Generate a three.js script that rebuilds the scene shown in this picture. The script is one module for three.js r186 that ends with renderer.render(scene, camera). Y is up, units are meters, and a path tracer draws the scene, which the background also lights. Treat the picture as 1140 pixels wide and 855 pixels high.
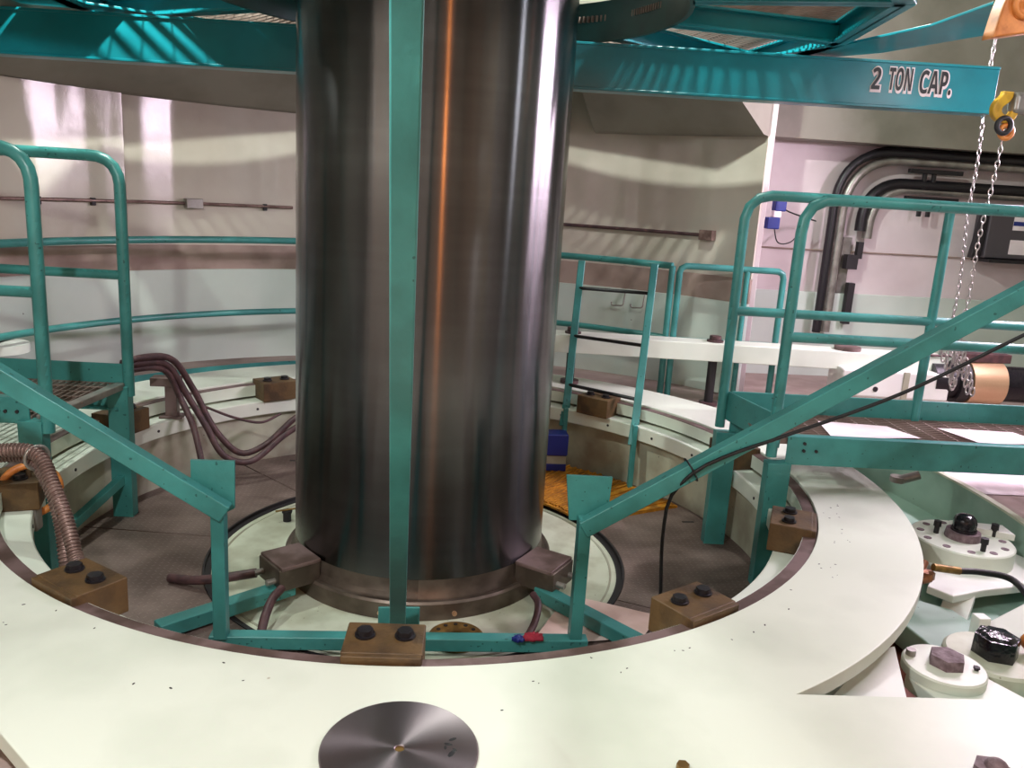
import * as THREE from 'three';
import { mergeGeometries, toCreasedNormals } from 'three/addons/utils/BufferGeometryUtils.js';
import { RoundedBoxGeometry } from 'three/addons/geometries/RoundedBoxGeometry.js';
import { TextGeometry } from 'three/addons/geometries/TextGeometry.js';
import { RectAreaLightUniformsLib } from 'three/addons/lights/RectAreaLightUniformsLib.js';
import { FontLoader } from 'three/addons/loaders/FontLoader.js';

// ---------------------------------------------------------------- camera, lights, exposure
const scene = new THREE.Scene();
scene.background = new THREE.Color(0x000000);
const camera = new THREE.PerspectiveCamera(2 * Math.atan(427.5 / 922) * 180 / Math.PI, 1140 / 855, 0.05, 60);
camera.position.set(0, 1.3, 3.936);
{
  const yaw = 6.1 * Math.PI / 180, pitch = 13.0 * Math.PI / 180, roll = 3.49 * Math.PI / 180;
  const fwd = new THREE.Vector3(Math.sin(yaw) * Math.cos(pitch), -Math.sin(pitch), -Math.cos(yaw) * Math.cos(pitch));
  const right = new THREE.Vector3(Math.cos(yaw), 0, Math.sin(yaw)), up = right.clone().cross(fwd);
  const r2 = right.clone().multiplyScalar(Math.cos(roll)).addScaledVector(up, Math.sin(roll));
  const u2 = right.clone().multiplyScalar(-Math.sin(roll)).addScaledVector(up, Math.cos(roll));
  camera.quaternion.setFromRotationMatrix(new THREE.Matrix4().makeBasis(r2, u2, fwd.clone().negate()));
}
scene.add(camera);
const renderer = new THREE.WebGLRenderer({ antialias: true });
renderer.toneMapping = THREE.LinearToneMapping;
renderer.toneMappingExposure = 1.55;
renderer.shadowMap.enabled = true;
// the lamps of the pit, with one added front fill: [position, colour, candela, globe radius, label]
const LAMPS = [
  [[2.0, 3.1, 2.55], 0xffffff, 3, 0.07, 'caged lamp high over the entrance right of the foreground ring'],
  [[-1.0, 2.3, 3.1], 0xffffff, 10.5, 0.06, 'added fill lamp over the left part of the ring beside the entrance'],  // added fill for the front ring, its shaft reflection hidden behind the brace
  [[0.66, 1.75, 5.0], 0xff9448, 2.6, 0.035, 'orange glowing lamp in the access passage'],
  [[2.9, 2.1, 1.5], 0xf2f4ff, 0.9, 0.06, 'caged lamp in the right pocket over the gate levers'],
  [[-1.5, 3.0, -0.4], 0xf6fff6, 14, 0.028, 'small bright lamp above the left deck'],
  [[1.3, 3.0, -0.45], 0xf6fff6, 11.5, 0.028, 'small bright lamp above the right deck'],
];

// one fluorescent fitting in the right pocket: centre, half length along z, nits, colour
const TUBE = { at: [4.05, 2.05, -0.45], length: 1.6, width: 0.18, nits: 75, color: 0xffe6fa };
RectAreaLightUniformsLib.init();

// ---------------------------------------------------------------- random, noise, textures
let seed = 7;
const rnd = () => { seed = (seed + 0x6d2b79f5) | 0; let t = Math.imul(seed ^ (seed >>> 15), 1 | seed); t = (t + Math.imul(t ^ (t >>> 7), 61 | t)) ^ t; return ((t ^ (t >>> 14)) >>> 0) / 4294967296; };
const rr = (a, b) => a + (b - a) * rnd();
function lattice(n, m = n) { const a = new Float32Array(n * m); for (let i = 0; i < a.length; i++) a[i] = rnd(); return { n, m, a }; }
function noiseAt(L, u, v) {           // u, v in 0..1, periodic
  const x = u * L.n, y = v * L.m, x0 = Math.floor(x), y0 = Math.floor(y); let fx = x - x0, fy = y - y0;
  fx = fx * fx * (3 - 2 * fx); fy = fy * fy * (3 - 2 * fy);
  const g = (i, j) => L.a[((j % L.m + L.m) % L.m) * L.n + ((i % L.n + L.n) % L.n)];
  return (g(x0, y0) * (1 - fx) + g(x0 + 1, y0) * fx) * (1 - fy) + (g(x0, y0 + 1) * (1 - fx) + g(x0 + 1, y0 + 1) * fx) * fy;
}
function fbm(n, oct = 4, m = n) { const Ls = []; for (let o = 0; o < oct; o++) Ls.push(lattice(n << o, m << o)); return (u, v) => { let s = 0, a = 0.5, t = 0; for (const L of Ls) { s += a * noiseAt(L, u, v); t += a; a *= 0.5; } return s / t; }; }
function tex(size, metres, fn, color = true) {   // fn(u, v) -> [r,g,b] sRGB 0..1 or a grey number
  const d = new Uint8Array(size * size * 4);
  for (let j = 0; j < size; j++) for (let i = 0; i < size; i++) {
    const c = fn(i / size, j / size), k = (j * size + i) * 4;
    const [r, g, b] = Array.isArray(c) ? c : [c, c, c];
    d[k] = 255 * Math.min(1, Math.max(0, r)); d[k + 1] = 255 * Math.min(1, Math.max(0, g)); d[k + 2] = 255 * Math.min(1, Math.max(0, b)); d[k + 3] = 255;
  }
  const t = new THREE.DataTexture(d, size, size); t.wrapS = t.wrapT = THREE.RepeatWrapping; t.magFilter = THREE.LinearFilter; t.minFilter = THREE.LinearMipmapLinearFilter; t.generateMipmaps = true;
  if (color) t.colorSpace = THREE.SRGBColorSpace;
  t.repeat.set(1 / metres, 1 / metres); t.needsUpdate = true; return t;
}
const mixc = (a, b, t) => a.map((x, i) => x + (b[i] - x) * Math.min(1, Math.max(0, t)));
const hex = (h) => [((h >> 16) & 255) / 255, ((h >> 8) & 255) / 255, (h & 255) / 255];
function mottle(size, metres, base, dirt, n, lo, hi, spots = 0, spotC = [0.2, 0.17, 0.15]) {
  const f = fbm(n, 5), s = fbm(48, 2);
  return tex(size, metres, (u, v) => { let c = mixc(base, dirt, (f(u, v) - lo) / (hi - lo)); if (spots && s(u, v) > 1 - spots) c = mixc(c, spotC, 0.7); return c; });
}
const bumpNoise = (size, metres, n, oct) => { const f = fbm(n, oct); return tex(size, metres, (u, v) => f(u, v), false); };
const std = (o) => new THREE.MeshStandardMaterial({ side: THREE.DoubleSide, ...o });
const fineBump = bumpNoise(256, 0.25, 24, 3), softBump = bumpNoise(256, 0.8, 6, 4);

const tealTex = mottle(512, 0.9, hex(0x43908c), hex(0x377874), 6, 0.35, 0.75, 0.13, hex(0x1c4a47));
const M = {
  teal: std({ map: tealTex, roughness: 0.36, bumpMap: fineBump, bumpScale: 0.0004 }),
  tealBeam: std({ map: mottle(512, 1.2, hex(0x128692), hex(0x0f727c), 5, 0.35, 0.75), roughness: 0.3, bumpMap: softBump, bumpScale: 0.0006 }),
  tealDark: std({ map: mottle(256, 1.0, hex(0x0d5150), hex(0x0a3d3d), 5, 0.35, 0.75), roughness: 0.5 }),
  mint: std({ map: mottle(1024, 1.7, hex(0xdbe3d5), hex(0xc8d1c2), 4, 0.45, 0.8, 0.05, hex(0xa9a58f)), roughness: 0.42, bumpMap: softBump, bumpScale: 0.0007 }),
  mintPitShade: std({ map: mottle(512, 1.1, hex(0xb9bfa9), hex(0x938f7c), 5, 0.38, 0.72, 0.05), roughness: 0.5 }),  // mottled mint paint with the pit's shade put into its colour
  mintHead: std({ map: mottle(512, 0.8, hex(0xcdd4bf), hex(0xb0b39c), 5, 0.4, 0.75, 0.08, hex(0x7d7a62)), roughness: 0.45 }),
  liner: std({ map: mottle(1024, 2.4, hex(0xd2ded4), hex(0xc0cec4), 4, 0.35, 0.8, 0.03), roughness: 0.38, bumpMap: softBump, bumpScale: 0.001 }),
  green: std({ map: mottle(512, 1.0, hex(0x98b6a6), hex(0x80a08f), 5, 0.35, 0.75, 0.05), roughness: 0.45 }),
  bare: std({ map: mottle(512, 1.4, hex(0xa8948a), hex(0x87746a), 6, 0.3, 0.75), roughness: 0.75 }),
  concrete: std({ map: mottle(512, 1.3, hex(0xa5948c), hex(0x84756d), 6, 0.3, 0.75, 0.06), roughness: 0.7, bumpMap: softBump, bumpScale: 0.002 }),
  redFloor: std({ map: mottle(256, 0.7, hex(0x8a4a3a), hex(0x6a382c), 6, 0.3, 0.7), roughness: 0.7 }),
  rust: std({ map: mottle(512, 0.35, hex(0x5f482a), hex(0x43321e), 6, 0.35, 0.7, 0.05, hex(0x9a7a4c)), roughness: 0.55, bumpMap: fineBump, bumpScale: 0.0012 }),
  lip: std({ map: mottle(256, 0.5, hex(0x7e6a68), hex(0x5a4842), 6, 0.35, 0.7), roughness: 0.5, metalness: 0.3 }),
  black: std({ color: 0x17151a, roughness: 0.4, bumpMap: fineBump, bumpScale: 0.0008 }),
  blackShiny: std({ color: 0x16141a, roughness: 0.16, bumpMap: fineBump, bumpScale: 0.0015 }),
  rubber: std({ color: 0x121214, roughness: 0.5 }),
  hose: std({ map: mottle(128, 0.2, hex(0x5a3f40), hex(0x3f2c2f), 6, 0.3, 0.7), roughness: 0.5 }),
  flex: std({ map: mottle(128, 0.2, hex(0x8f7770), hex(0x6a544e), 6, 0.3, 0.7), roughness: 0.38, metalness: 0.4 }),
  galv: std({ map: mottle(256, 0.5, hex(0xa3a09a), hex(0x84807a), 6, 0.3, 0.7), roughness: 0.35, metalness: 0.6 }),
  grating: std({ map: mottle(256, 0.5, hex(0xa08f86), hex(0x7d6a62), 6, 0.3, 0.7), roughness: 0.45, metalness: 0.4 }),
  chain: std({ color: 0xc4bcbc, roughness: 0.28, metalness: 0.85 }),
  brass: std({ color: 0xe2bd98, roughness: 0.34, metalness: 0.75, bumpMap: fineBump, bumpScale: 0.0006 }),
  bronze: std({ map: mottle(128, 0.2, hex(0x9c7c44), hex(0x70562c), 6, 0.3, 0.7), roughness: 0.45, metalness: 0.5 }),
  orange: std({ map: mottle(128, 0.25, hex(0xd98a45), hex(0xb86c30), 6, 0.3, 0.7), roughness: 0.45 }),
  yellow: std({ map: mottle(128, 0.25, hex(0xd9ac2a), hex(0xae8420), 6, 0.3, 0.7), roughness: 0.45 }),
  mat: std({ map: mottle(256, 0.4, hex(0xc98a1c), hex(0x8a5a12), 10, 0.3, 0.7), roughness: 0.8, bumpMap: fineBump, bumpScale: 0.004 }),
  blue: std({ color: 0x1a2a78, roughness: 0.4 }),
  paper: std({ map: mottle(256, 0.5, hex(0xf2e9ec), hex(0xe4d5d6), 4, 0.4, 0.8), roughness: 0.85 }),
  pinkPaper: std({ map: mottle(256, 0.5, hex(0xe4cbc2), hex(0xcdb0a0), 3, 0.4, 0.8), roughness: 0.85 }),
  white: std({ map: mottle(256, 0.8, hex(0xe9ece6), hex(0xd6dad2), 4, 0.4, 0.8), roughness: 0.4 }),
  red: std({ color: 0x9c2a3c, roughness: 0.9 }),
  stone: std({ map: mottle(128, 0.1, hex(0x85747a), hex(0x665459), 6, 0.3, 0.7), roughness: 0.7, bumpMap: fineBump, bumpScale: 0.004 }),
  copper: std({ map: mottle(128, 0.2, hex(0xa8714e), hex(0x6e4630), 6, 0.3, 0.7), roughness: 0.45, metalness: 0.4 }),
  dark: std({ color: 0x221f22, roughness: 0.6 }),
  boxGrey: std({ color: 0x4c474c, roughness: 0.45 }),
};
{ // painted concrete of the pit wall: glossy paint, gently wavy
  const f = fbm(5, 5), w = lattice(9, 2), w2 = lattice(23, 3), g = fbm(32, 3);
  const map = tex(1024, 2.6, (u, v) => mixc(hex(0xc6c0b2), hex(0xb0a89a), (f(u, v) - 0.35) / 0.45));
  const bump = tex(1024, 2.6, (u, v) => 0.78 * noiseAt(w, u, v) + 0.2 * noiseAt(w2, u, v) + 0.02 * g(u, v), false);
  M.wall = new THREE.MeshPhysicalMaterial({ map, roughness: 0.17, anisotropy: 0.88, anisotropyRotation: Math.PI / 2, specularIntensity: 1, ior: 1.6, bumpMap: bump, bumpScale: 0.05, side: THREE.DoubleSide });
  M.pocketWall = std({ map: mottle(512, 1.8, hex(0xd6cacb), hex(0xc2b5b6), 4, 0.35, 0.8), roughness: 0.42, bumpMap: softBump, bumpScale: 0.002 });
  M.shade_corbel = std({ map: mottle(512, 1.5, hex(0x8c887c), hex(0x7a766a), 5, 0.35, 0.75), roughness: 0.6, bumpMap: softBump, bumpScale: 0.002 });  // base darkened so the upper wall band's shade sits in the colour
  const h = fbm(4, 5);   // brown tread plate: fine raised lozenges under dirt
  const tread = (u, v) => { const a = u * 40, b = v * 40, i = Math.floor(a), j = Math.floor(b), x = a - i - 0.5, y = b - j - 0.5, s = (i + j) % 2 ? 1 : -1, p = (x + s * y) * 0.7, q = (x - s * y) * 0.7; return Math.max(0, 1 - (p * p / 0.16 + q * q / 0.012)); };
  const tm = tex(1024, 1.2, (u, v) => mixc(mixc(hex(0x85746d), hex(0x5c4d47), (h(u, v) - 0.35) / 0.35), hex(0xa89a92), tread(u, v) * 0.35));
  M.tread = std({ map: tm, roughness: 0.5, metalness: 0.2, bumpMap: tex(1024, 1.2, tread, false), bumpScale: 0.0015 });
  // turned steel: streaks around the shaft
  const s1 = fbm(3, 4, 64), s2 = fbm(6, 4);
  const sm = tex(512, 1.9, (u, v) => mixc(hex(0x727274), hex(0x626061), (0.25 * s1(u, v) + 0.75 * s2(u, v) - 0.3) / 0.4));
  M.shaft = new THREE.MeshPhysicalMaterial({ map: sm, metalness: 1, roughness: 0.26, anisotropy: 1.0, anisotropyRotation: Math.PI / 2, roughnessMap: tex(256, 1.9, (u, v) => 0.75 + 0.25 * s2(u, v), false), side: THREE.DoubleSide });
  M.disc = new THREE.MeshPhysicalMaterial({ color: 0x9c9094, metalness: 1, roughness: 0.36, anisotropy: 0.8, side: THREE.DoubleSide });
  M.collar = std({ map: mottle(256, 0.6, hex(0x75695f), hex(0x544a42), 6, 0.3, 0.7), metalness: 0.6, roughness: 0.42 });
}

// ---------------------------------------------------------------- geometry helpers
const V = (x, y, z) => new THREE.Vector3(x, y, z);
const RAD = Math.PI / 180;
const pol = (r, a, y = 0) => V(r * Math.sin(a * RAD), y, r * Math.cos(a * RAD));   // azimuth 0 faces the camera, 90 is right
function boxUV(g) {                    // uv in metres by the dominant normal
  if (g.index) g = g.toNonIndexed();
  if (!g.attributes.normal) g.computeVertexNormals();
  const p = g.attributes.position, n = g.attributes.normal, uv = new Float32Array(p.count * 2);
  for (let t = 0; t < p.count; t += 3) {
    let nx = 0, ny = 0, nz = 0; for (let k = 0; k < 3; k++) { nx += n.getX(t + k); ny += n.getY(t + k); nz += n.getZ(t + k); }
    nx = Math.abs(nx); ny = Math.abs(ny); nz = Math.abs(nz);
    for (let k = 0; k < 3; k++) {
      const i = t + k, x = p.getX(i), y = p.getY(i), z = p.getZ(i);
      const [a, b] = ny >= nx && ny >= nz ? [x, z] : nx > nz ? [z, y] : [x, y];
      uv[2 * i] = a; uv[2 * i + 1] = b;
    }
  }
  g.setAttribute('uv', new THREE.BufferAttribute(uv, 2));
  return g;
}
function clean(g, keep = false) {
  if (!keep) g = boxUV(g); else if (g.index) g = g.toNonIndexed();
  const o = new THREE.BufferGeometry();
  for (const k of ['position', 'normal', 'uv']) o.setAttribute(k, g.attributes[k]);
  return o;
}
const at = (g, x, y, z) => { g.translate(x, y, z); return g; };
const box = (w, h, d, x = 0, y = 0, z = 0, r = 0.004) => { r = Math.min(r, w / 2.2, h / 2.2, d / 2.2); return at(r > 0.0008 ? new RoundedBoxGeometry(w, h, d, 1, r) : new THREE.BoxGeometry(w, h, d), x, y, z); };
function aim(g, p, q) {                // g built along +z, centred: put it between p and q
  const m = new THREE.Matrix4(), z = q.clone().sub(p).normalize(), up = Math.abs(z.y) > 0.97 ? V(1, 0, 0) : V(0, 1, 0);
  const x = up.clone().cross(z).normalize(), y = z.clone().cross(x);
  m.makeBasis(x, y, z).setPosition(p.clone().add(q).multiplyScalar(0.5));
  g.applyMatrix4(m); return g;
}
const bar = (p, q, w, h, r = 0.005) => aim(box(w, h, p.distanceTo(q), 0, 0, 0, r), p, q);
const cyl = (r, h, x, y, z, seg = 28, r2 = r) => at(new THREE.CylinderGeometry(r2, r, h, seg), x, y, z);
function rod(p, q, r, seg = 14) { const g = new THREE.CylinderGeometry(r, r, p.distanceTo(q), seg); g.rotateX(Math.PI / 2); return aim(g, p, q); }
function bentPath(pts, f) {
  const path = new THREE.CurvePath(); let last = pts[0];
  for (let i = 1; i < pts.length - 1; i++) {
    const a = pts[i].clone().add(pts[i - 1].clone().sub(pts[i]).setLength(f)), b = pts[i].clone().add(pts[i + 1].clone().sub(pts[i]).setLength(f));
    path.add(new THREE.LineCurve3(last, a)); path.add(new THREE.QuadraticBezierCurve3(a, pts[i].clone().lerp(a.clone().add(b).multiplyScalar(0.5), 0.12), b)); last = b;
  }
  path.add(new THREE.LineCurve3(last, pts[pts.length - 1])); return path;
}
function capped(path, n, r, seg) {     // a tube with closed ends
  const g = [clean(new THREE.TubeGeometry(path, n, r, seg, false))];
  for (const t of [0, 1]) { const c = new THREE.CircleGeometry(r, seg), d = path.getTangentAt(t).multiplyScalar(t ? 1 : -1), p = path.getPointAt(t); c.lookAt(d); c.translate(p.x, p.y, p.z); g.push(clean(c)); }
  return mergeGeometries(g);
}
const pipe = (pts, r, f = 0.1, seg = 12) => capped(bentPath(pts, f), Math.max(16, pts.length * 18), r, seg);
const cable = (pts, r, seg = 8, n = 48) => capped(new THREE.CatmullRomCurve3(pts, false, 'centripetal'), n, r, seg);
// profile (r, y) turned about the axis from azimuth a0 to a1, every edge sharp; closed profiles get end caps
function turn(profile, a0 = 0, a1 = 360, seg = Math.max(3, Math.ceil((a1 - a0) / 2.5)), smooth = false) {
  const P = [], N = [], U = [], put = (r, y, nr, ny, a, u, v) => { const s = Math.sin(a), c = Math.cos(a); P.push(r * s, y, r * c); N.push(nr * s, ny, nr * c); U.push(u, v); };
  let v = 0; const nrm = [];
  for (let i = 0; i < profile.length - 1; i++) { const [r0, y0] = profile[i], [r1, y1] = profile[i + 1], l = Math.hypot(r1 - r0, y1 - y0) || 1; nrm.push([(y1 - y0) / l, -(r1 - r0) / l, l]); }
  for (let i = 0; i < profile.length - 1; i++) {
    const [r0, y0] = profile[i], [r1, y1] = profile[i + 1], [nr, ny, l] = nrm[i];
    let A = [nr, ny], B = [nr, ny];
    if (smooth) { const b = nrm[i - 1] || nrm[i], c = nrm[i + 1] || nrm[i]; A = [nr + b[0], ny + b[1]]; B = [nr + c[0], ny + c[1]]; for (const q of [A, B]) { const k = Math.hypot(...q); q[0] /= k; q[1] /= k; } }
    const flat = Math.abs(ny) > 0.8;
    for (let k = 0; k < seg; k++) {
      const a = (a0 + (a1 - a0) * k / seg) * RAD, b = (a0 + (a1 - a0) * (k + 1) / seg) * RAD, rm = Math.max(r0, r1);
      const uv = (r, w, ang) => flat ? [r * Math.sin(ang), r * Math.cos(ang)] : [ang * rm, w];
      const q = [[r0, y0, A, a, v], [r0, y0, A, b, v], [r1, y1, B, b, v + l], [r0, y0, A, a, v], [r1, y1, B, b, v + l], [r1, y1, B, a, v + l]];
      for (const [r, y, n, ang, w] of q) put(r, y, n[0], n[1], ang, ...uv(r, w, ang));
    }
    v += l;
  }
  const g = new THREE.BufferGeometry();
  if (a1 - a0 < 359.9 && Math.hypot(profile[0][0] - profile.at(-1)[0], profile[0][1] - profile.at(-1)[1]) < 1e-6) {
    const c = profile.slice(0, -1).map(([r, y]) => new THREE.Vector2(r, y)), F = THREE.ShapeUtils.triangulateShape(c, []);
    for (const [ang, sgn] of [[a0, -1], [a1, 1]]) { const a = ang * RAD; for (const f of F) for (const k of (sgn < 0 ? [f[0], f[1], f[2]] : [f[2], f[1], f[0]])) { P.push(c[k].x * Math.sin(a), c[k].y, c[k].x * Math.cos(a)); N.push(sgn * Math.cos(a), 0, -sgn * Math.sin(a)); U.push(c[k].x, c[k].y); } }
  }
  g.setAttribute('position', new THREE.Float32BufferAttribute(P, 3)); g.setAttribute('normal', new THREE.Float32BufferAttribute(N, 3)); g.setAttribute('uv', new THREE.Float32BufferAttribute(U, 2));
  g.userData.keep = true; return g;
}
const ring = (r0, r1, y0, y1, a0, a1, seg) => turn([[r1, y0], [r1, y1], [r0, y1], [r0, y0], [r1, y0]], a0, a1, seg);
function prism(pts, y0, y1, bevel = 0, holes = []) {   // pts [x, z] outline standing from y0 to y1
  const s = new THREE.Shape(pts.map(([x, z]) => new THREE.Vector2(x, -z)));
  for (const h of holes) s.holes.push(new THREE.Path(h.map(([x, z]) => new THREE.Vector2(x, -z))));
  const g = new THREE.ExtrudeGeometry(s, { depth: y1 - y0 - 2 * bevel, bevelEnabled: bevel > 0, bevelSize: bevel, bevelThickness: bevel, bevelSegments: 2, bevelOffset: -bevel, curveSegments: 8 });
  g.rotateX(-Math.PI / 2); g.translate(0, y0 + bevel, 0); return g;
}
const circle = (cx, cz, r, n = 40) => Array.from({ length: n }, (_, i) => [cx + r * Math.cos(2 * Math.PI * i / n), cz + r * Math.sin(2 * Math.PI * i / n)]);
const arcPts = (r, a0, a1, n = 40) => Array.from({ length: n + 1 }, (_, i) => { const a = (a0 + (a1 - a0) * i / n) * RAD; return [r * Math.sin(a), r * Math.cos(a)]; });
const hexHead = (r, h, x, y, z, tilt = 0) => { const g = new THREE.CylinderGeometry(r * 0.97, r, h, 6); g.rotateY(tilt); return at(g, x, y, z); };
function sheet(c, y, thick, wave) {    // paper through four corners [x, z], gently lifted
  const n = 14, P = [], I = [];
  for (const t of [0, 1]) for (let j = 0; j <= n; j++) for (let i = 0; i <= n; i++) {
    const u = i / n, v = j / n, a = [0, 1].map((k) => (c[0][k] * (1 - u) + c[1][k] * u) * (1 - v) + (c[3][k] * (1 - u) + c[2][k] * u) * v);
    P.push(a[0], y + wave * (0.5 + 0.5 * Math.sin(u * 5 + v * 3)) * (0.3 + u * v) + (t ? thick : 0), a[1]);
  }
  const w = n + 1; for (const t of [0, 1]) for (let j = 0; j < n; j++) for (let i = 0; i < n; i++) { const k = t * w * w + j * w + i; I.push(...(t ? [k, k + w, k + 1, k + 1, k + w, k + w + 1] : [k, k + 1, k + w, k + 1, k + w + 1, k + w])); }
  const g = new THREE.BufferGeometry(); g.setAttribute('position', new THREE.Float32BufferAttribute(P, 3)); g.setIndex(I); g.computeVertexNormals(); return g;
}

// ---------------------------------------------------------------- object helpers
const used = {};
const numbered = (n) => { const k = used[n] = (used[n] ?? -1) + 1; return k ? `${n}_${String(k).padStart(3, '0')}` : n; };
function obj(name, geos, mat, parent = scene) {
  const list = (Array.isArray(geos) ? geos : [geos]).map((g) => clean(g, g.userData.keep));
  const m = new THREE.Mesh(list.length > 1 ? mergeGeometries(list) : list[0], mat);
  m.name = numbered(name); m.castShadow = m.receiveShadow = true; parent.add(m); return m;
}
function tag(o, label, category, group) { o.userData.label = label; o.userData.category = category; if (group) o.userData.group = group; return o; }
function thing(name, label, category, group, p = [0, 0, 0], ry = 0) { const o = new THREE.Group(); o.name = numbered(name); o.position.set(...p); o.rotation.y = ry; scene.add(o); return tag(o, label, category, group); }
function structure(o) { o.userData.kind = 'structure'; return o; }
function struct(name) { const o = new THREE.Group(); o.name = name; scene.add(o); return structure(o); }
const stuff = (o) => { o.userData.kind = 'stuff'; return o; };
const uvSame = (g) => { g.userData.keep = true; return g; };

// ================================================================ THE SETTING
// pit floor of tread plates round the head cover
{
  const f = struct('floor');
  obj('floor_base', ring(1.0, 1.86, -0.6, -0.525), M.dark, f);
  for (const [a, b] of [[-30, 28], [28, 62], [62, 118], [118, 168], [168, 222], [222, 262], [262, 330]]) {
    const da = 0.18, p = obj('floor_plate', turn([[1.748, -0.525], [1.748, -0.513], [1.745, -0.51], [1.042, -0.51], [1.038, -0.513], [1.038, -0.525], [1.748, -0.525]], a + da, b - da), M.tread, f);
    for (const s of [0.2, 0.8]) obj('lifting_slot', box(0.07, 0.003, 0.018, ...pol(1.62, a + (b - a) * s, -0.5095).toArray(), 0.001), M.dark, p);
  }
  obj('kerb', ring(1.028, 1.037, -0.55, -0.508), M.dark, f);
}
// pit wall with its ledge
{
  const w = struct('wall_pit');
  obj('pit_lining', ring(1.75, 1.85, -0.6, -0.185), M.mintPitShade, w);
  const l = obj('guide_ledge', turn([[1.80, -0.19], [1.80, -0.10], [1.695, -0.10], [1.69, -0.105], [1.69, -0.185], [1.695, -0.19], [1.80, -0.19]]), M.mint, w);
  obj('ledge_bolt', Array.from({ length: 30 }, (_, i) => { const p = pol(1.689, i * 12 + 3, -0.145), g = new THREE.CylinderGeometry(0.008, 0.008, 0.006, 10); g.rotateX(Math.PI / 2); g.rotateY((i * 12 + 3) * RAD); return at(g, p.x, p.y, p.z); }), M.dark, l).userData.kind = 'stuff';
  obj('guide_ring_back', ring(1.80, 1.95, -0.6, -0.1), M.mintPitShade, w);
}
// floor outside the ring, the gate recess on the right
const RA = 10, RB = 112;
{
  const f = struct('floor_outer');
  obj('floor_slab', ring(1.95, 3.06, -0.7, -0.1, RB, 360 + RA), M.concrete, f);
  const edge = arcPts(2.92, 45, RB, 40);
  const q = pol(3.06, RB);
  obj('pocket_slab', prism([...edge, [q.x, q.z], [2.2, -1.9], [2.0, -3.1], [6.0, -3.1], [6.0, 2.8], [2.06, 2.8]], -0.7, -0.1), M.concrete, f);
  obj('passage_slab', prism([[-2.6, 2.8], [2.8, 2.8], [2.8, 7], [-2.6, 7]], -0.7, -0.1), M.concrete, f);
  const g = struct('floor_recess');
  obj('recess_floor', ring(1.95, 2.95, -0.7, -0.42, RA, RB), M.redFloor, g);
  const w = struct('wall_recess');
  obj('recess_wall', ring(2.9, 2.925, -0.44, -0.095, RA, RB), M.green, w);
  obj('recess_shelf', ring(2.32, 2.9, -0.44, -0.34, 30, RB), M.green, w);
  obj('kerb_edge', ring(2.895, 2.93, -0.1, -0.088, RA, RB), M.mintHead, w);
}
// cylindrical rear wall: steel liner below, bare band, painted concrete, overhang sloped and darkened for the upper shade
{
  const A0 = 130, A1 = 315;
  const w = struct('wall_rear');
  obj('steel_liner', turn([[3.14, -0.2], [3.14, 0.6], [3.03, 0.6], [3.03, -0.2], [3.14, -0.2]], A0, A1), M.liner, w);
  obj('bare_band', turn([[3.14, 0.6], [3.14, 0.79], [3.045, 0.78], [3.055, 0.6], [3.14, 0.6]], A0, A1), M.bare, w);
  obj('painted_wall', turn([[3.14, 0.77], [3.14, 3.7], [3.06, 3.7], [3.06, 0.77], [3.14, 0.77]], A0, A1), M.wall, w);
  obj('wall_panel', turn([[3.08, 0.785], [3.08, 1.795], [3.0, 1.795], [3.0, 0.785], [3.08, 0.785]], 224.5, 300), M.wall, w);
  obj('shade_corbel', turn([[3.08, 1.79], [3.08, 2.6], [2.3, 2.6], [2.3, 2.16], [2.99, 1.8], [3.08, 1.79]], 160, A1), M.shade_corbel, w);
  obj('shade_corbel', turn([[3.08, 1.79], [3.08, 2.6], [2.3, 2.6], [2.3, 2.16], [2.99, 1.8], [3.08, 1.79]], A0, 155.6), M.shade_corbel, w);
  const c = pol(3.05, A0);
  const p = struct('wall_pocket');
  obj('pocket_return', bar(V(c.x + 0.03, 1.75, c.z - 0.02), V(c.x + 0.25, 1.75, -3.05), 0.06, 3.9), M.pocketWall, p);
  obj('pocket_back', box(3.6, 3.1, 0.2, 4.2, 2.15, -3.0), M.pocketWall, p);
  obj('pocket_liner', box(3.6, 0.75, 0.25, 4.2, 0.25, -2.98), M.liner, p);
  obj('pocket_lintel', box(3.6, 1.9, 0.3, 4.2, 2.8, -2.78), M.shade_corbel, p);  // the overhang's darkened colour carries the shade band on over the pocket
  obj('pocket_joint', box(3.3, 0.012, 0.02, 4.3, 0.98, -2.89), M.bare, p);
  const r = struct('wall_right');
  obj('right_wall', box(0.2, 3.9, 6.0, 5.95, 1.8, -0.1), M.wall, r);
  obj('front_right_wall', box(3.2, 3.9, 0.2, 4.3, 1.8, 2.85), M.wall, r);
  const l = struct('wall_front');
  const e = pol(3.1, 315);
  obj('passage_left_wall', box(0.2, 3.9, 5.0, e.x - 0.1, 1.8, e.z + 2.3), M.wall, l);
  obj('passage_right_wall', box(0.2, 3.9, 4.2, 2.75, 1.8, 4.95), M.wall, l);
  obj('passage_end_wall', box(5.4, 3.9, 0.2, 0.2, 1.8, 7.0), M.wall, l);
  const k = struct('ceiling');
  obj('ceiling_slab', [box(9.6, 0.2, 10.4, 1.5, 3.75, 1.9)], M.shade_corbel, k);
}

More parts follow.
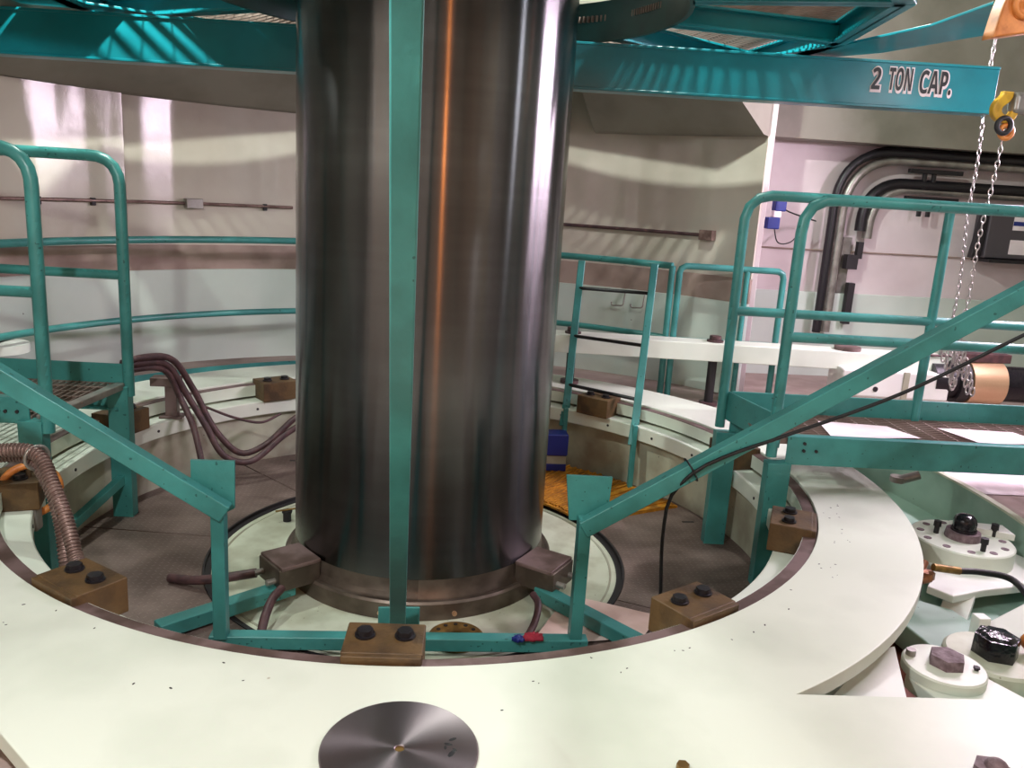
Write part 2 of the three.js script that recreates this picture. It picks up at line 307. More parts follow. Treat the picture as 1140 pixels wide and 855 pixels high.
// ================================================================ OPERATING RING
{
  const t = thing('operating_ring', 'wide pale mint steel ring plate surrounding the round pit', 'ring plate');
  const jl = -37, jr = 27.8;     // where the front lug leaves the circle
  const outer = [...arcPts(2.25, jr, 360 + jl, 150), [-1.35, 1.85], [-0.966, 2.13], [-0.833, 2.265], [-0.62, 2.5], [-0.5, 2.62], [2.3, 2.62], [2.3, 2.05]];
  obj('top_plate', prism(outer, -0.05, 0, 0.003, [arcPts(1.855, 0, 358, 180)]), M.mint, t);
  obj('steel_lip', turn([[1.856, -0.06], [1.856, -0.014], [1.852, -0.011], [1.803, -0.011], [1.80, -0.014], [1.80, -0.03]]), M.lip, t);
  obj('inner_band', turn([[1.856, -0.085], [1.856, -0.03], [1.7985, -0.014], [1.7985, -0.085], [1.856, -0.085]]), M.mint, t);
  obj('outer_web', ring(2.1, 2.14, -0.33, -0.05, 0, 360), M.mint, t);
  obj('lower_flange', prism([[1.13, 1.93], [1.55, 1.545], [1.62, 1.53], [1.48, 1.85], [1.4, 2.1], [1.0, 2.3]], -0.15, -0.125, 0.003), M.white, t);
  const chips = []; for (let k = 0; k < 46; k++) { const a = k < 30 ? rr(15, 75) : rr(-45, 15), R = k < 34 ? 1.88 + 0.1 * rnd() : rr(1.9, 2.25), p = pol(R, a, 0.0003), q = 0.0015 + 0.0022 * rnd(), c = new THREE.CylinderGeometry(q, q, 0.0006, 7); c.scale(1.6, 1, 0.8); c.rotateY(rr(0, 3)); chips.push(at(c, p.x, p.y, p.z)); }
  stuff(obj('paint_chips', chips, M.dark, t));
  obj('centre_screw', [hexHead(0.016, 0.012, 0.637, 0.006, 2.285, 0.4)], M.bronze, t);
  obj('grease_fitting', [hexHead(0.045, 0.03, 1.385, 0.015, 2.33, 0.3), at(new THREE.SphereGeometry(0.03, 14, 8), 1.395, 0.02, 2.33)], M.stone, t);
}
{ // steel pin cover in the foreground
  const t = thing('pin_cover', 'round turned-steel cover disc lying on the foreground plate', 'disc', null, [-0.03, 0, 2.215]);
  const pr = [[0.187, 0], [0.187, 0.006], [0.184, 0.009], [0.013, 0.009], [0.011, 0.007], [0.011, 0.0]];
  const g = turn(pr, 0, 360, 96); // polar uv so that the turning marks run round the centre
  { const p = g.attributes.position, u = g.attributes.uv; for (let i = 0; i < p.count; i += 6) { const base = Math.floor((i / 6) % 96) / 96; for (let k = 0; k < 6; k++) { const x = p.getX(i + k), z = p.getZ(i + k); let a = Math.atan2(x, z) / (2 * Math.PI); if (a < base - 0.25) a += 1; if (a > base + 0.75) a -= 1; u.setXY(i + k, a * 1.2, Math.hypot(x, z)); } } }
  obj('disc', g, M.disc, t);
  obj('screw_hole', cyl(0.011, 0.004, 0, 0.003, 0, 16), M.bronze, t);
  obj('stain', [[0.108, 0.0], [0.115, -0.012], [0.122, 0.022], [0.13, 0.008], [0.126, -0.03]].map(([x, z], i) => { const g2 = new THREE.CircleGeometry(0.0035 + 0.0015 * (i % 3), 7); g2.scale(1, 2.2, 1); g2.rotateZ(i * 1.3); g2.rotateX(-Math.PI / 2); return at(g2, x, 0.0093, z); }), M.black, t);
}
// bronze keeper blocks
{
  const sites = [[-3, 'directly below the green centre brace'], [-38, 'at the left under the ribbed hoses'], [31.5, 'right of the hanging black cable'], [64.5, 'at the right rim beside the walkway leg'],
    [101, 'partly hidden behind the right diagonal arm'], [139, 'behind the teal ladder'], [214, 'seen at the shaft’s left edge'], [250, 'behind the left walkway leg'], [285, 'beyond the left walkway leg']];
  let proto;
  sites.forEach(([a, where], i) => {
    let o;
    if (!i) {
      o = proto = thing('keeper_block', '', 'block');
      obj('block_body', [box(0.23, 0.122, 0.17, 0, -0.039, 1.745, 0.005), box(0.226, 0.032, 0.07, 0, 0.003, 1.811, 0.004)], M.rust, o);
      for (const x of [-0.058, 0.058]) obj('bolt', [hexHead(0.025, 0.018, x, 0.034, 1.735, x * 9), cyl(0.03, 0.006, x, 0.025, 1.735, 20)], M.black, o);
    } else { o = proto.clone(); o.name = numbered('keeper_block'); scene.add(o); }
    o.rotation.y = a * RAD;
    tag(o, `rusty brown keeper block with black bolts ${where}`, 'block', 'keeper blocks round the pit rim');
  });
}

// ================================================================ SHAFT
{
  const t = thing('turbine_shaft', 'huge polished dark steel vertical turbine shaft in the middle', 'shaft');
  obj('shaft_body', turn([[0.612, -0.47], [0.611, 2.9]], 0, 360, 160), M.shaft, t);
  obj('shaft_foot', turn([[0.635, -0.45], [0.632, -0.435], [0.618, -0.42], [0.6125, -0.36]], 0, 360, 120, true), M.collar, t);
  const c = obj('collar', turn([[0.66, -0.55], [0.66, -0.455], [0.652, -0.445], [0.60, -0.445]], 0, 360, 120), M.collar, t);
  for (const a of [-14, 14, 58, 112, 180, 246, 302]) { const p = pol(0.66, a, -0.5), g = new THREE.CylinderGeometry(0.011, 0.011, 0.02, 12); g.rotateX(Math.PI / 2); g.rotateY(a * RAD); obj('collar_screw', at(g, p.x, p.y, p.z), M.brass, c); }
}
{
  const t = thing('head_cover', 'pale green round head cover at the foot of the shaft', 'cover');
  obj('cover_plate', ring(0.5, 1.02, -0.6, -0.53, 0, 360), M.mintHead, t);
  obj('cover_rim', ring(0.965, 0.975, -0.531, -0.527, 0, 360), M.mintPitShade, t);
}
{
  const t = thing('bronze_flange', 'small bronze flange with bolt holes before the shaft', 'flange', null, [0.165, -0.53, 0.80]);
  obj('flange_body', turn([[0.115, 0], [0.115, 0.014], [0.108, 0.018], [0.03, 0.018], [0.03, 0.0]]), M.bronze, t);
  for (let k = 0; k < 12; k++) obj('bolt_hole', at(new THREE.CylinderGeometry(0.009, 0.009, 0.003, 10), 0.085 * Math.sin(k * Math.PI / 6), 0.0185, 0.085 * Math.cos(k * Math.PI / 6)), M.dark, t);
}
for (const [a, side] of [[-54, 'left'], [54, 'right']]) {
  const t = thing('seal_clamp', `dark steel clamp block bolted to the ${side} of the shaft foot`, 'clamp', 'clamp blocks at the shaft foot', [0, 0, 0], a * RAD);
  obj('clamp_body', box(0.2, 0.105, 0.2, 0, -0.405, 0.715, 0.006), M.collar, t);
  obj('clamp_cap', box(0.21, 0.02, 0.19, 0, -0.352, 0.71, 0.005), M.lip, t);
  for (const x of [-0.06, 0.06]) { const g = new THREE.CylinderGeometry(0.014, 0.014, 0.05, 12); g.rotateX(Math.PI / 2); obj('nipple', at(g, x, -0.415, 0.83), M.galv, t); }
}
function hoseThing(label, pts, r, mat = M.hose, group, name = 'hose') { return tag(obj(name, cable(pts.map((p) => V(...p)), r, 10, 60), mat), label, 'hose', group); }
hoseThing('brown hose from the left clamp down to the head cover', [[-0.585, -0.42, 0.585], [-0.61, -0.43, 0.66], [-0.625, -0.47, 0.76], [-0.63, -0.525, 0.83]], 0.019);
hoseThing('brown hose from the left clamp out across the pit', [[-0.72, -0.42, 0.44], [-0.85, -0.44, 0.45], [-1.0, -0.47, 0.42], [-1.12, -0.49, 0.36]], 0.021);
hoseThing('brown hose hanging below the right clamp', [[0.505, -0.42, 0.615], [0.52, -0.43, 0.68], [0.5, -0.47, 0.76], [0.44, -0.525, 0.86]], 0.016);
{
  const t = thing('drain_fitting', 'small dark drain cock on the head cover left of the shaft', 'fitting', null, [-0.73, -0.53, -0.42]);
  obj('fitting_body', [cyl(0.022, 0.05, 0, 0.025, 0), cyl(0.03, 0.012, 0, 0.055, 0, 6)], M.dark, t);
  obj('fitting_handle', bar(V(-0.06, 0.062, 0.02), V(0.05, 0.07, -0.01), 0.016, 0.008), M.bronze, t);
}

// ================================================================ TEAL BRACE FRAME
{
  const t = thing('brace_frame', 'teal square-tube brace frame with two diagonal arms before the shaft', 'frame');
  obj('crossbar', bar(V(-0.80, -0.468, 0.92), V(0.69, -0.468, 0.94), 0.06, 0.055), M.teal, t);
  for (const [x, h] of [[-0.755, 0.09], [0.64, 0.075]]) obj('post', bar(V(x, -0.45, 0.93), V(x, h, 0.93), 0.062, 0.05), M.teal, t);
  obj('gusset_plate', prismZ([[-0.862, 0.258], [-0.702, 0.258], [-0.705, 0.07], [-0.775, 0.03], [-0.862, 0.12]], 0.885, 0.899), M.teal, t);
  obj('gusset_plate', prismZ([[0.562, 0.236], [0.745, 0.232], [0.74, 0.12], [0.66, 0.05], [0.585, 0.05]], 0.885, 0.899), M.teal, t);
  obj('diagonal_arm', bar(V(-0.725, 0.07, 0.945), V(-2.86, 1.456, 0.945), 0.055, 0.07), M.teal, t);
  obj('diagonal_arm', bar(V(0.63, 0.035, 0.945), V(3.02, 1.495, 0.945), 0.055, 0.07), M.teal, t);
  obj('end_post', bar(V(3.02, -0.1, 0.945), V(3.02, 1.56, 0.945), 0.07, 0.07), M.teal, t);
  obj('centre_brace', bar(V(-0.075, -0.44, 0.93), V(-0.058, 1.62, 2.349).add(V(0.006, 0.62, 0.427)), 0.061, 0.05), M.teal, t);
  obj('foot_plate', [box(0.163, 0.13, 0.012, -0.072, -0.385, 0.925)], M.teal, t);
  obj('spoke', bar(V(-1.02, -0.468, 0.855), V(-0.56, -0.468, 0.47), 0.07, 0.06), M.teal, t);
  obj('spoke', bar(V(0.93, -0.468, 0.97), V(0.55, -0.468, 0.49), 0.07, 0.06), M.teal, t);
}
function prismZ(pts, z0, z1) { const g = new THREE.ExtrudeGeometry(new THREE.Shape(pts.map(([x, y]) => new THREE.Vector2(x, y))), { depth: z1 - z0, bevelEnabled: false }); g.translate(0, 0, z0); return g; }

// ================================================================ WALKWAYS
function gratingGeo(x0, x1, z0, z1, y, along, pitch = 0.03) {
  const g = [];
  if (along) { for (let z = z0; z <= z1; z += pitch) g.push(box(x1 - x0, 0.028, 0.005, (x0 + x1) / 2, y, z, 0)); for (let x = x0; x <= x1; x += 0.1) g.push(box(0.006, 0.008, z1 - z0, x, y + 0.009, (z0 + z1) / 2, 0)); }
  else { for (let x = x0; x <= x1; x += pitch) g.push(box(0.005, 0.028, z1 - z0, x, y, (z0 + z1) / 2, 0)); for (let z = z0; z <= z1; z += 0.1) g.push(box(x1 - x0, 0.008, 0.006, (x0 + x1) / 2, y + 0.009, z, 0)); }
  return g;
}
const channel = (x0, x1, y0, y1, z, face) => [box(x1 - x0, y1 - y0, 0.01, (x0 + x1) / 2, (y0 + y1) / 2, z, 0.002), box(x1 - x0, 0.01, 0.045, (x0 + x1) / 2, y1 - 0.005, z - face * 0.022, 0.002), box(x1 - x0, 0.01, 0.045, (x0 + x1) / 2, y0 + 0.005, z - face * 0.022, 0.002)];
{
  const t = thing('walkway', 'teal walkway bridge on the right with white papers on its grating', 'walkway', 'walkway bridges over the pit rim', [1.61, 0, 0.05], -0.06);
  const E = 2.25;
  obj('edge_channel', channel(0.12, E, 0.117, 0.257, 0.262, 1), M.teal, t);
  obj('edge_channel', channel(0.0, E, 0.09, 0.225, -0.252, -1), M.teal, t);
  obj('toe_board', box(E, 0.125, 0.01, E / 2 - 0.01, 0.283, -0.247), M.teal, t);
  obj('end_plate', bar(V(-0.03, 0.268, -0.25), V(0.085, 0.268, 0.25), 0.012, 0.155), M.teal, t);
  stuff(obj('grating', gratingGeo(0.02, E, -0.24, 0.25, 0.226, true), M.grating, t));
  for (const [x, z] of [[0.09, 0.25], [-0.02, -0.246], [E - 0.1, 0.24], [E - 0.1, -0.24]]) obj('leg', box(0.112, 0.64, 0.07, x, -0.195 + (x > 1 ? 0.2 : 0), z), M.teal, t).scale.y = 1;
  for (const [z, x0, top, mid] of [[0.247, 0.055, 1.352, 0.727], [-0.247, -0.055, 1.362, 0.772]]) {
    const h = obj('handrail', pipe([V(x0, 0.15, z), V(x0, top, z), V(E, top, z)], 0.026, 0.13), M.teal, t);
    obj('mid_rail', pipe([V(x0, mid, z), V(E, mid, z)], 0.024, 0.01), M.teal, h);
    if (z < 0) obj('stanchion', rod(V(x0 + 1.05, 0.2, z), V(x0 + 1.05, top, z), 0.024), M.teal, h);
  }
  const n = obj('bolt', [[0.2, 0.19], [0.26, 0.19], [0.2, 0.225]].map(([x, y]) => { const g = new THREE.CylinderGeometry(0.008, 0.008, 0.01, 8); g.rotateX(Math.PI / 2); return at(g, x, y, 0.27); }), M.dark, t); stuff(n);
}
{
  const t = thing('walkway', 'teal walkway bridge on the left beside the ribbed hoses', 'walkway', 'walkway bridges over the pit rim', [-1.6, 0, -0.085], -0.06);
  const E = -1.22;
  obj('edge_channel', channel(E, -0.1, 0.185, 0.303, 0.345, 1), M.teal, t);
  obj('edge_channel', channel(E, 0.0, 0.08, 0.2, -0.335, -1), M.teal, t);
  obj('toe_board', box(-E, 0.12, 0.01, E / 2 + 0.03, 0.26, -0.335), M.teal, t);
  obj('end_angle', bar(V(0.01, 0.205, -0.33), V(-0.06, 0.205, 0.33), 0.05, 0.035), M.galv, t);
  stuff(obj('grating', gratingGeo(E, 0.0, -0.33, 0.335, 0.206, false, 0.035), M.grating, t));
  for (const [x, z] of [[-0.09, 0.34], [0.0, -0.336]]) obj('leg', box(0.105, 0.72, 0.07, x, -0.155, z), M.teal, t);
  obj('brace', bar(V(-0.09, -0.42, 0.32), V(0.0, -0.3, -0.32), 0.04, 0.05), M.teal, t);
  for (const [z, x0, top, mid] of [[0.345, -0.025, 1.358, 0.768], [-0.34, 0.045, 1.355, 0.777]]) {
    const h = obj('handrail', pipe([V(x0, 0.15, z), V(x0, top, z), V(E, top, z)], 0.028, 0.13), M.teal, t);
    obj('mid_rail', pipe([V(x0, mid, z), V(E, mid, z)], 0.024, 0.01), M.teal, h);
  }
  stuff(obj('bolt', [[-0.15, 0.24], [-0.2, 0.24], [-0.23, 0.24]].map(([x, y]) => { const g = new THREE.CylinderGeometry(0.008, 0.008, 0.01, 8); g.rotateX(Math.PI / 2); return at(g, x, y, 0.352); }), M.dark, t));
}
// curved guard rail behind the ring, straight one on the right
const arcPipe = (R, a0, a1, y, r) => { const pts = []; for (let i = 0; i <= 40; i++) pts.push(pol(R, a0 + (a1 - a0) * i / 40, y)); return capped(new THREE.CatmullRomCurve3(pts), 90, r, 12); };
{
  const t = thing('guard_rail', 'curved teal pipe guard rail behind the ring', 'railing');
  obj('top_rail', arcPipe(2.52, 137.2, 268, 0.86, 0.024), M.teal, t);
  obj('mid_rail', arcPipe(2.52, 137.2, 268, 0.345, 0.022), M.teal, t);
  obj('toe_strip', ring(2.525, 2.533, -0.1, -0.035, 190, 268), M.teal, t);
  for (const a of [137.2, 231, 190, 262]) obj('post', rod(pol(2.52, a, -0.1), pol(2.52, a, 0.86), 0.023), M.teal, t);
}
{
  const t = thing('guard_rail', 'straight teal pipe guard rail right of the ladder', 'railing');
  const a = V(1.765, 0, -1.84), d = V(0.994, 0, 0.106), p = (s, y) => a.clone().addScaledVector(d, s).setY(y);
  obj('top_rail', pipe([p(0, -0.1), p(0, 0.866), p(0.74, 0.866), p(0.74, -0.1)], 0.023, 0.05), M.teal, t);
  obj('mid_rail', pipe([p(0, 0.335), p(0.74, 0.335)], 0.02, 0.01), M.teal, t);
  obj('post', rod(p(0.48, -0.1), p(0.48, 0.866), 0.02), M.teal, t);
}
{
  const t = thing('ladder', 'teal ladder with black rungs standing before the rear guard rail', 'ladder');
  const L0 = V(0.95, -0.16, -1.43), L1 = V(1.06, 0.862, -1.86), R0 = V(1.335, -0.165, -1.05), R1 = V(1.5, 0.89, -1.55);
  for (const [a, b] of [[L0, L1], [R0, R1]]) {
    const r = obj('stile', bar(a, b, 0.05, 0.026), M.teal, t);
    obj('stile_shoe', bar(a.clone().add(V(0, 0.08, -0.02)), a.clone().add(V(-0.02, -0.06, 0.02)), 0.03, 0.06), M.teal, r);
    obj('lower_stile', bar(V(a.x - 0.008, -0.51, a.z + 0.045), V(a.x - 0.004, -0.09, a.z + 0.025), 0.045, 0.03), M.teal, t);
  }
  for (const s of [0.18, 0.49, 0.8]) obj('rung', rod(L1.clone().lerp(L0, s), R1.clone().lerp(R0, s), 0.012), M.black, t);
}

// ================================================================ LINK ARM AND SERVO ON THE RIGHT
{
  const t = thing('connecting_rod', 'long white link arm running behind the ladder to the right', 'link', null, [0, 0, 0]);
  const zc = (x) => -1.7 + 0.106 * (x - 1.7);
  obj('arm_plate', bar(V(0.8, 0.297, zc(0.8)), V(3.62, 0.297, zc(3.62)), 0.2, 0.126, 0.006), M.mint, t);
  obj('clevis', bar(V(2.85, 0.165, zc(2.85) + 0.07), V(3.6, 0.165, zc(3.6) + 0.07), 0.26, 0.2, 0.02), M.white, t);
  obj('clevis_seam', bar(V(3.26, 0.165, zc(3.26) + 0.2), V(3.3, 0.165, zc(3.3) + 0.2), 0.012, 0.19, 0), M.mintPitShade, t);
  obj('arm_pin', [cyl(0.09, 0.025, 2.95, 0.372, zc(2.95), 28)], M.lip, t);
  obj('clevis_hole', at((() => { const g = new THREE.CylinderGeometry(0.018, 0.018, 0.02, 14); g.rotateX(Math.PI / 2); return g; })(), 3.08, 0.13, zc(3.08) + 0.195), M.dark, t);
  for (const [x, y0] of [[1.02, 0], [2.02, -0.1]]) {
    const z = zc(x), p = obj('tie_rod', rod(V(x, y0, z), V(x, 0.25, z), 0.032), M.dark, t);
    obj('rod_nut', [cyl(0.058, 0.012, x, 0.366, z, 20), hexHead(0.042, 0.035, x, 0.385, z, 0.3)], M.hose, p);
    obj('rod_washer', cyl(0.066, 0.025, x, y0 + 0.012, z, 20), M.hose, p);
  }
}
{
  const t = thing('servo_cylinder', 'dark servo cylinder with a bright brass gland behind the right walkway', 'cylinder');
  const ax = (x0, x1, r) => rod(V(x0, 0.2, -1.4 + (x0 - 3.7) * 0.106), V(x1, 0.2, -1.4 + (x1 - 3.7) * 0.106), r, 36);
  obj('rod_end', [ax(3.5, 3.75, 0.12), ax(3.66, 3.73, 0.148)], M.black, t);
  obj('gland', ax(3.74, 3.97, 0.155), M.brass, t);
  obj('cylinder_body', [ax(3.97, 5.6, 0.125)], M.blackShiny, t);
  obj('gland_bracket', [box(0.34, 0.06, 0.1, 3.85, 0.38, -1.38), box(0.05, 0.12, 0.04, 3.68, 0.43, -1.38), rod(V(3.2, 0.365, -1.42), V(3.9, 0.385, -1.38), 0.01)], M.hose, t);
}
tag(obj('connecting_rod', [bar(V(-2.43, 0.26, -1.0), V(-2.95, 0.26, -1.08), 0.28, 0.05, 0.01), cyl(0.14, 0.05, -2.43, 0.26, -1.0, 28)], M.white), 'white rounded link end beyond the left walkway', 'link');

// ================================================================ GATE LEVERS IN THE RIGHT RECESS
function bolted(parent, x, y, z, r, h, mat = M.black) { obj('bolt', [cyl(r * 0.62, h, x, y + h / 2, z, 12), hexHead(r, h * 0.42, x, y + h * 0.82, z, 0.4)], mat, parent); }
{
  const t = thing('gate_lever', 'large white gate lever disc with bolt holes and a dome nut', 'lever', null, [2.53, 0, 0.53]);
  obj('lever_disc', turn([[0.222, -0.235], [0.222, -0.156], [0.216, -0.15], [0, -0.15]], 0, 360, 64), M.mint, t);
  obj('lever_arm', prism([[-0.25, 0.2], [-0.36, 0.33], [-0.3, 0.42], [-0.12, 0.36], [0.12, 0.31], [0.28, 0.22], [0.33, 0.06], [0.27, -0.1], [-0.1, -0.2]], -0.27, -0.235, 0.006), M.white, t);
  obj('lever_lug', bar(V(-0.2, -0.27, 0.33), V(-0.36, -0.4, 0.5), 0.11, 0.04, 0.004), M.white, t);
  obj('hub', turn([[0.078, -0.15], [0.074, -0.115], [0.0, -0.115]], 0, 360, 36), M.stone, t);
  obj('dome_nut', [turn([[0.05, -0.115], [0.052, -0.07], [0.046, -0.05], [0.032, -0.038], [0, -0.033]], 0, 360, 8, true), cyl(0.056, 0.012, 0, -0.11, 0, 30)], M.blackShiny, t);
  for (let k = 0; k < 11; k++) { const a = k * 32.7 * RAD + 0.2; obj('bolt_hole', cyl(0.017, 0.004, 0.178 * Math.sin(a), -0.1495, 0.178 * Math.cos(a), 14), M.stone, t); }
  for (const [x, z] of [[-0.1, -0.05], [0.0, 0.15], [0.17, -0.02]]) bolted(t, x, -0.15, z, 0.019, 0.06);
  obj('keeper_wedge', prism([[0.02, -0.14], [0.26, -0.09], [0.24, 0.03], [0.1, -0.05]], -0.152, -0.12, 0.003), M.white, t);
}
{
  const t = thing('gate_lever', 'small white round lever end with a grey nut', 'lever', null, [1.76, 0, 1.6]);
  obj('lever_disc', turn([[0.131, -0.185], [0.131, -0.156], [0.126, -0.15], [0, -0.15]], 0, 360, 48), M.mint, t);
  obj('lever_arm', prism([[-0.13, 0.0], [-0.1, 0.2], [0.0, 0.5], [0.34, 0.5], [0.2, 0.14], [0.125, -0.02], [0, -0.1]], -0.235, -0.186, 0.005), M.mint, t);
  obj('nut', [hexHead(0.058, 0.036, 0.005, -0.132, 0, 0.5)], M.stone, t);
  bolted(t, 0.09, -0.15, 0.035, 0.012, 0.012, M.dark);
  obj('grease_cup', cyl(0.016, 0.02, -0.085, -0.14, -0.06, 14), M.galv, t);
}
{
  const t = thing('gate_pin', 'green pin boss topped by a glossy black hex nut', 'pin', null, [2.12, 0, 1.37]);
  obj('boss', turn([[0.19, -0.42], [0.17, -0.26], [0.16, -0.25], [0, -0.25]], 0, 360, 40), M.mintHead, t);
  obj('lever_arm', prism([...circle(0, 0, 0.165, 24).slice(3, 15).map(([x, z]) => [x, z]), [-0.17, -0.12], [-0.2, -0.42], [-0.05, -0.52], [0.1, -0.4], [0.16, 0.0]], -0.39, -0.285, 0.006), M.green, t);
  obj('hex_nut', [hexHead(0.08, 0.075, 0, -0.2125, 0, 0.2), turn([[0.07, -0.175], [0.055, -0.165], [0, -0.16]], 0, 360, 6)], M.blackShiny, t);
  obj('side_fitting', at(new THREE.SphereGeometry(0.032, 16, 10), 0.13, -0.2, 0.0), M.orange, t);
}
{
  const t = thing('link_plate', 'white link plate sticking up beside the black hex nut', 'plate');
  obj('plate_body', bar(V(2.25, -0.28, 1.22), V(2.52, -0.16, 1.18), 0.16, 0.05, 0.01), M.white, t);
  obj('plate_foot', box(0.05, 0.09, 0.05, 2.2, -0.25, 1.17), M.white, t);
}
tag(obj('base_casting', [prism([[2.02, 0.75], [2.3, 0.85], [2.6, 1.0], [2.45, 1.3], [2.15, 1.6], [1.95, 1.95], [1.8, 1.8], [1.93, 1.3]], -0.42, -0.33, 0.01)], M.green), 'low green casting carrying the gate pins in the recess', 'casting');
tag(obj('link_plate', prism([[2.56, 0.86], [2.9, 0.98], [2.9, 1.1], [2.62, 1.0]], -0.24, -0.2, 0.004), M.white), 'thin white plate end at the right edge below the lever disc', 'plate');
{
  const t = thing('grease_line', 'black rubber grease line with brass tip looping beside the lever', 'hose');
  obj('hose', cable([V(2.24, -0.13, 0.93), V(2.36, -0.14, 0.92), V(2.5, -0.17, 0.93), V(2.5, -0.22, 1.06), V(2.42, -0.26, 1.16), V(2.36, -0.28, 1.2)], 0.014), M.rubber, t);
  obj('brass_tip', rod(V(2.13, -0.115, 0.93), V(2.25, -0.13, 0.93), 0.016), M.bronze, t);
}
{
  const t = thing('pipe_fitting', 'small copper pipe fitting at the rim beside the lever', 'fitting', null, [2.07, -0.15, 0.93]);
  obj('elbow', [rod(V(-0.07, -0.03, 0.02), V(0.05, -0.01, 0.0), 0.022), hexHead(0.03, 0.03, 0.04, 0.0, 0.0), rod(V(0.0, -0.02, 0.0), V(0.06, 0.03, -0.06), 0.016)], M.copper, t);
  obj('union_nut', hexHead(0.042, 0.06, -0.05, -0.04, 0.04), M.dark, t);
}
tag(obj('marker_cap', cyl(0.04, 0.05, 1.72, -0.36, 1.32, 16), M.yellow), 'small yellow cap in the recess under the ring edge', 'cap');
tag(obj('pipe_stub', [rod(V(2.56, -0.09, -0.09), V(2.66, -0.05, -0.07), 0.024), cyl(0.04, 0.03, 2.56, -0.085, -0.1)], M.galv), 'small grey pipe stub under the right walkway', 'pipe');

// ================================================================ CABLES AND HOSES ON THE LEFT
{
  const t = thing('hose_support', 'short brown hose support post on the rear ledge', 'post', null, [-1.47, -0.1, -0.92]);
  obj('post', box(0.065, 0.2, 0.065, 0, 0.1, 0), M.lip, t);
  obj('saddle', box(0.16, 0.05, 0.09, -0.03, 0.215, 0.0), M.lip, t);
  obj('base_plate', box(0.13, 0.012, 0.11, 0.0, 0.006, 0.0), M.lip, t);
}
{
  const top = [[-1.62, 0.28, -0.5], [-1.55, 0.29, -0.62], [-1.46, 0.24, -0.82]];
  const G = 'dark hoses arching into the pit', sh = (d, e = 0, f = 0) => top.map(([x, y, z]) => [x + e, y + d, z + f]);
  hoseThing('outermost dark hose arching over the brown support post', [...sh(0.02, 0.02, -0.02), [-1.36, 0.06, -0.96], [-1.24, -0.2, -0.98], [-1.1, -0.34, -1.0], [-0.97, -0.3, -1.05], [-0.8, -0.15, -1.15], [-0.66, -0.1, -1.25]], 0.019, M.hose, G);
  hoseThing('middle dark hose arching over the brown support post', [...sh(-0.01), [-1.38, 0.04, -0.9], [-1.28, -0.14, -0.9], [-1.17, -0.32, -0.88], [-1.04, -0.37, -0.93], [-0.85, -0.24, -1.1], [-0.68, -0.15, -1.22]], 0.019, M.hose, G);
  hoseThing('innermost dark hose arching over the brown support post', [...sh(-0.04, -0.01, 0.01), [-1.41, 0.02, -0.88], [-1.33, -0.12, -0.82], [-1.28, -0.22, -0.74], [-1.24, -0.34, -0.68], [-1.2, -0.49, -0.66]], 0.018, M.hose, G);
  hoseThing('thin dark cable sagging beside the arching hoses', [[-1.3, -0.05, -0.98], [-1.15, -0.12, -1.02], [-1.0, -0.17, -1.1], [-0.9, -0.14, -1.2]], 0.008, M.hose);
}
function ribbed(pts, r, pitch) {       // corrugated metal conduit
  const c = new THREE.CatmullRomCurve3(pts.map((p) => V(...p)), false, 'centripetal'), n = Math.floor(c.getLength() / pitch), g = [cable(pts.map((p) => V(...p)), r * 0.86, 10, 60)];
  for (let i = 0; i <= n; i++) { const u = i / n, t = new THREE.TorusGeometry(r * 0.84, r * 0.2, 6, 14); t.lookAt(c.getTangentAt(u)); const p = c.getPointAt(u); g.push(at(t, p.x, p.y, p.z)); }
  return g;
}
{
  const shift = (p) => p.map(([x, y, z]) => [x + 0.045, y, z]);
  const t = thing('flexible_conduit', 'pair of ribbed metal conduits bending down at the left rim', 'conduit');
  obj('conduit', ribbed(shift([[-1.72, 0.23, 0.78], [-1.5, 0.235, 0.8], [-1.41, 0.14, 0.88], [-1.34, 0.03, 0.95], [-1.28, -0.08, 1.03], [-1.235, -0.1, 1.1]]), 0.027, 0.014), M.flex, t);
  obj('conduit', ribbed(shift([[-1.72, 0.2, 0.74], [-1.54, 0.2, 0.76], [-1.45, 0.12, 0.82], [-1.39, 0.0, 0.88], [-1.35, -0.12, 0.95], [-1.33, -0.25, 0.98]]), 0.027, 0.014), M.flex, t);
  obj('clip', at((() => { const g = new THREE.TorusGeometry(0.045, 0.007, 8, 20); g.rotateY(0.9); return g; })(), -1.455, 0.215, 0.79), M.galv, t);
}
{
  const t = thing('valve_wheel', 'rusty orange handwheel behind the ribbed conduits', 'handwheel', null, [-1.64, -0.04, 0.47]);
  const g = new THREE.TorusGeometry(0.11, 0.016, 10, 36); g.rotateY(0.5);
  obj('rim', g, M.orange, t);
  for (let k = 0; k < 4; k++) obj('spoke', rod(V(0, 0, 0), V(0.1 * Math.cos(k * 1.571) * Math.cos(0.5), 0.1 * Math.sin(k * 1.571), -0.1 * Math.cos(k * 1.571) * Math.sin(0.5)), 0.01), M.rust, t);
  obj('stem', rod(V(0.02, 0, 0.04), V(-0.1, 0, -0.2), 0.022), M.rust, t);
  obj('body', box(0.06, 0.12, 0.06, 0.02, -0.1, 0.04, 0.01), M.galv, t);
}
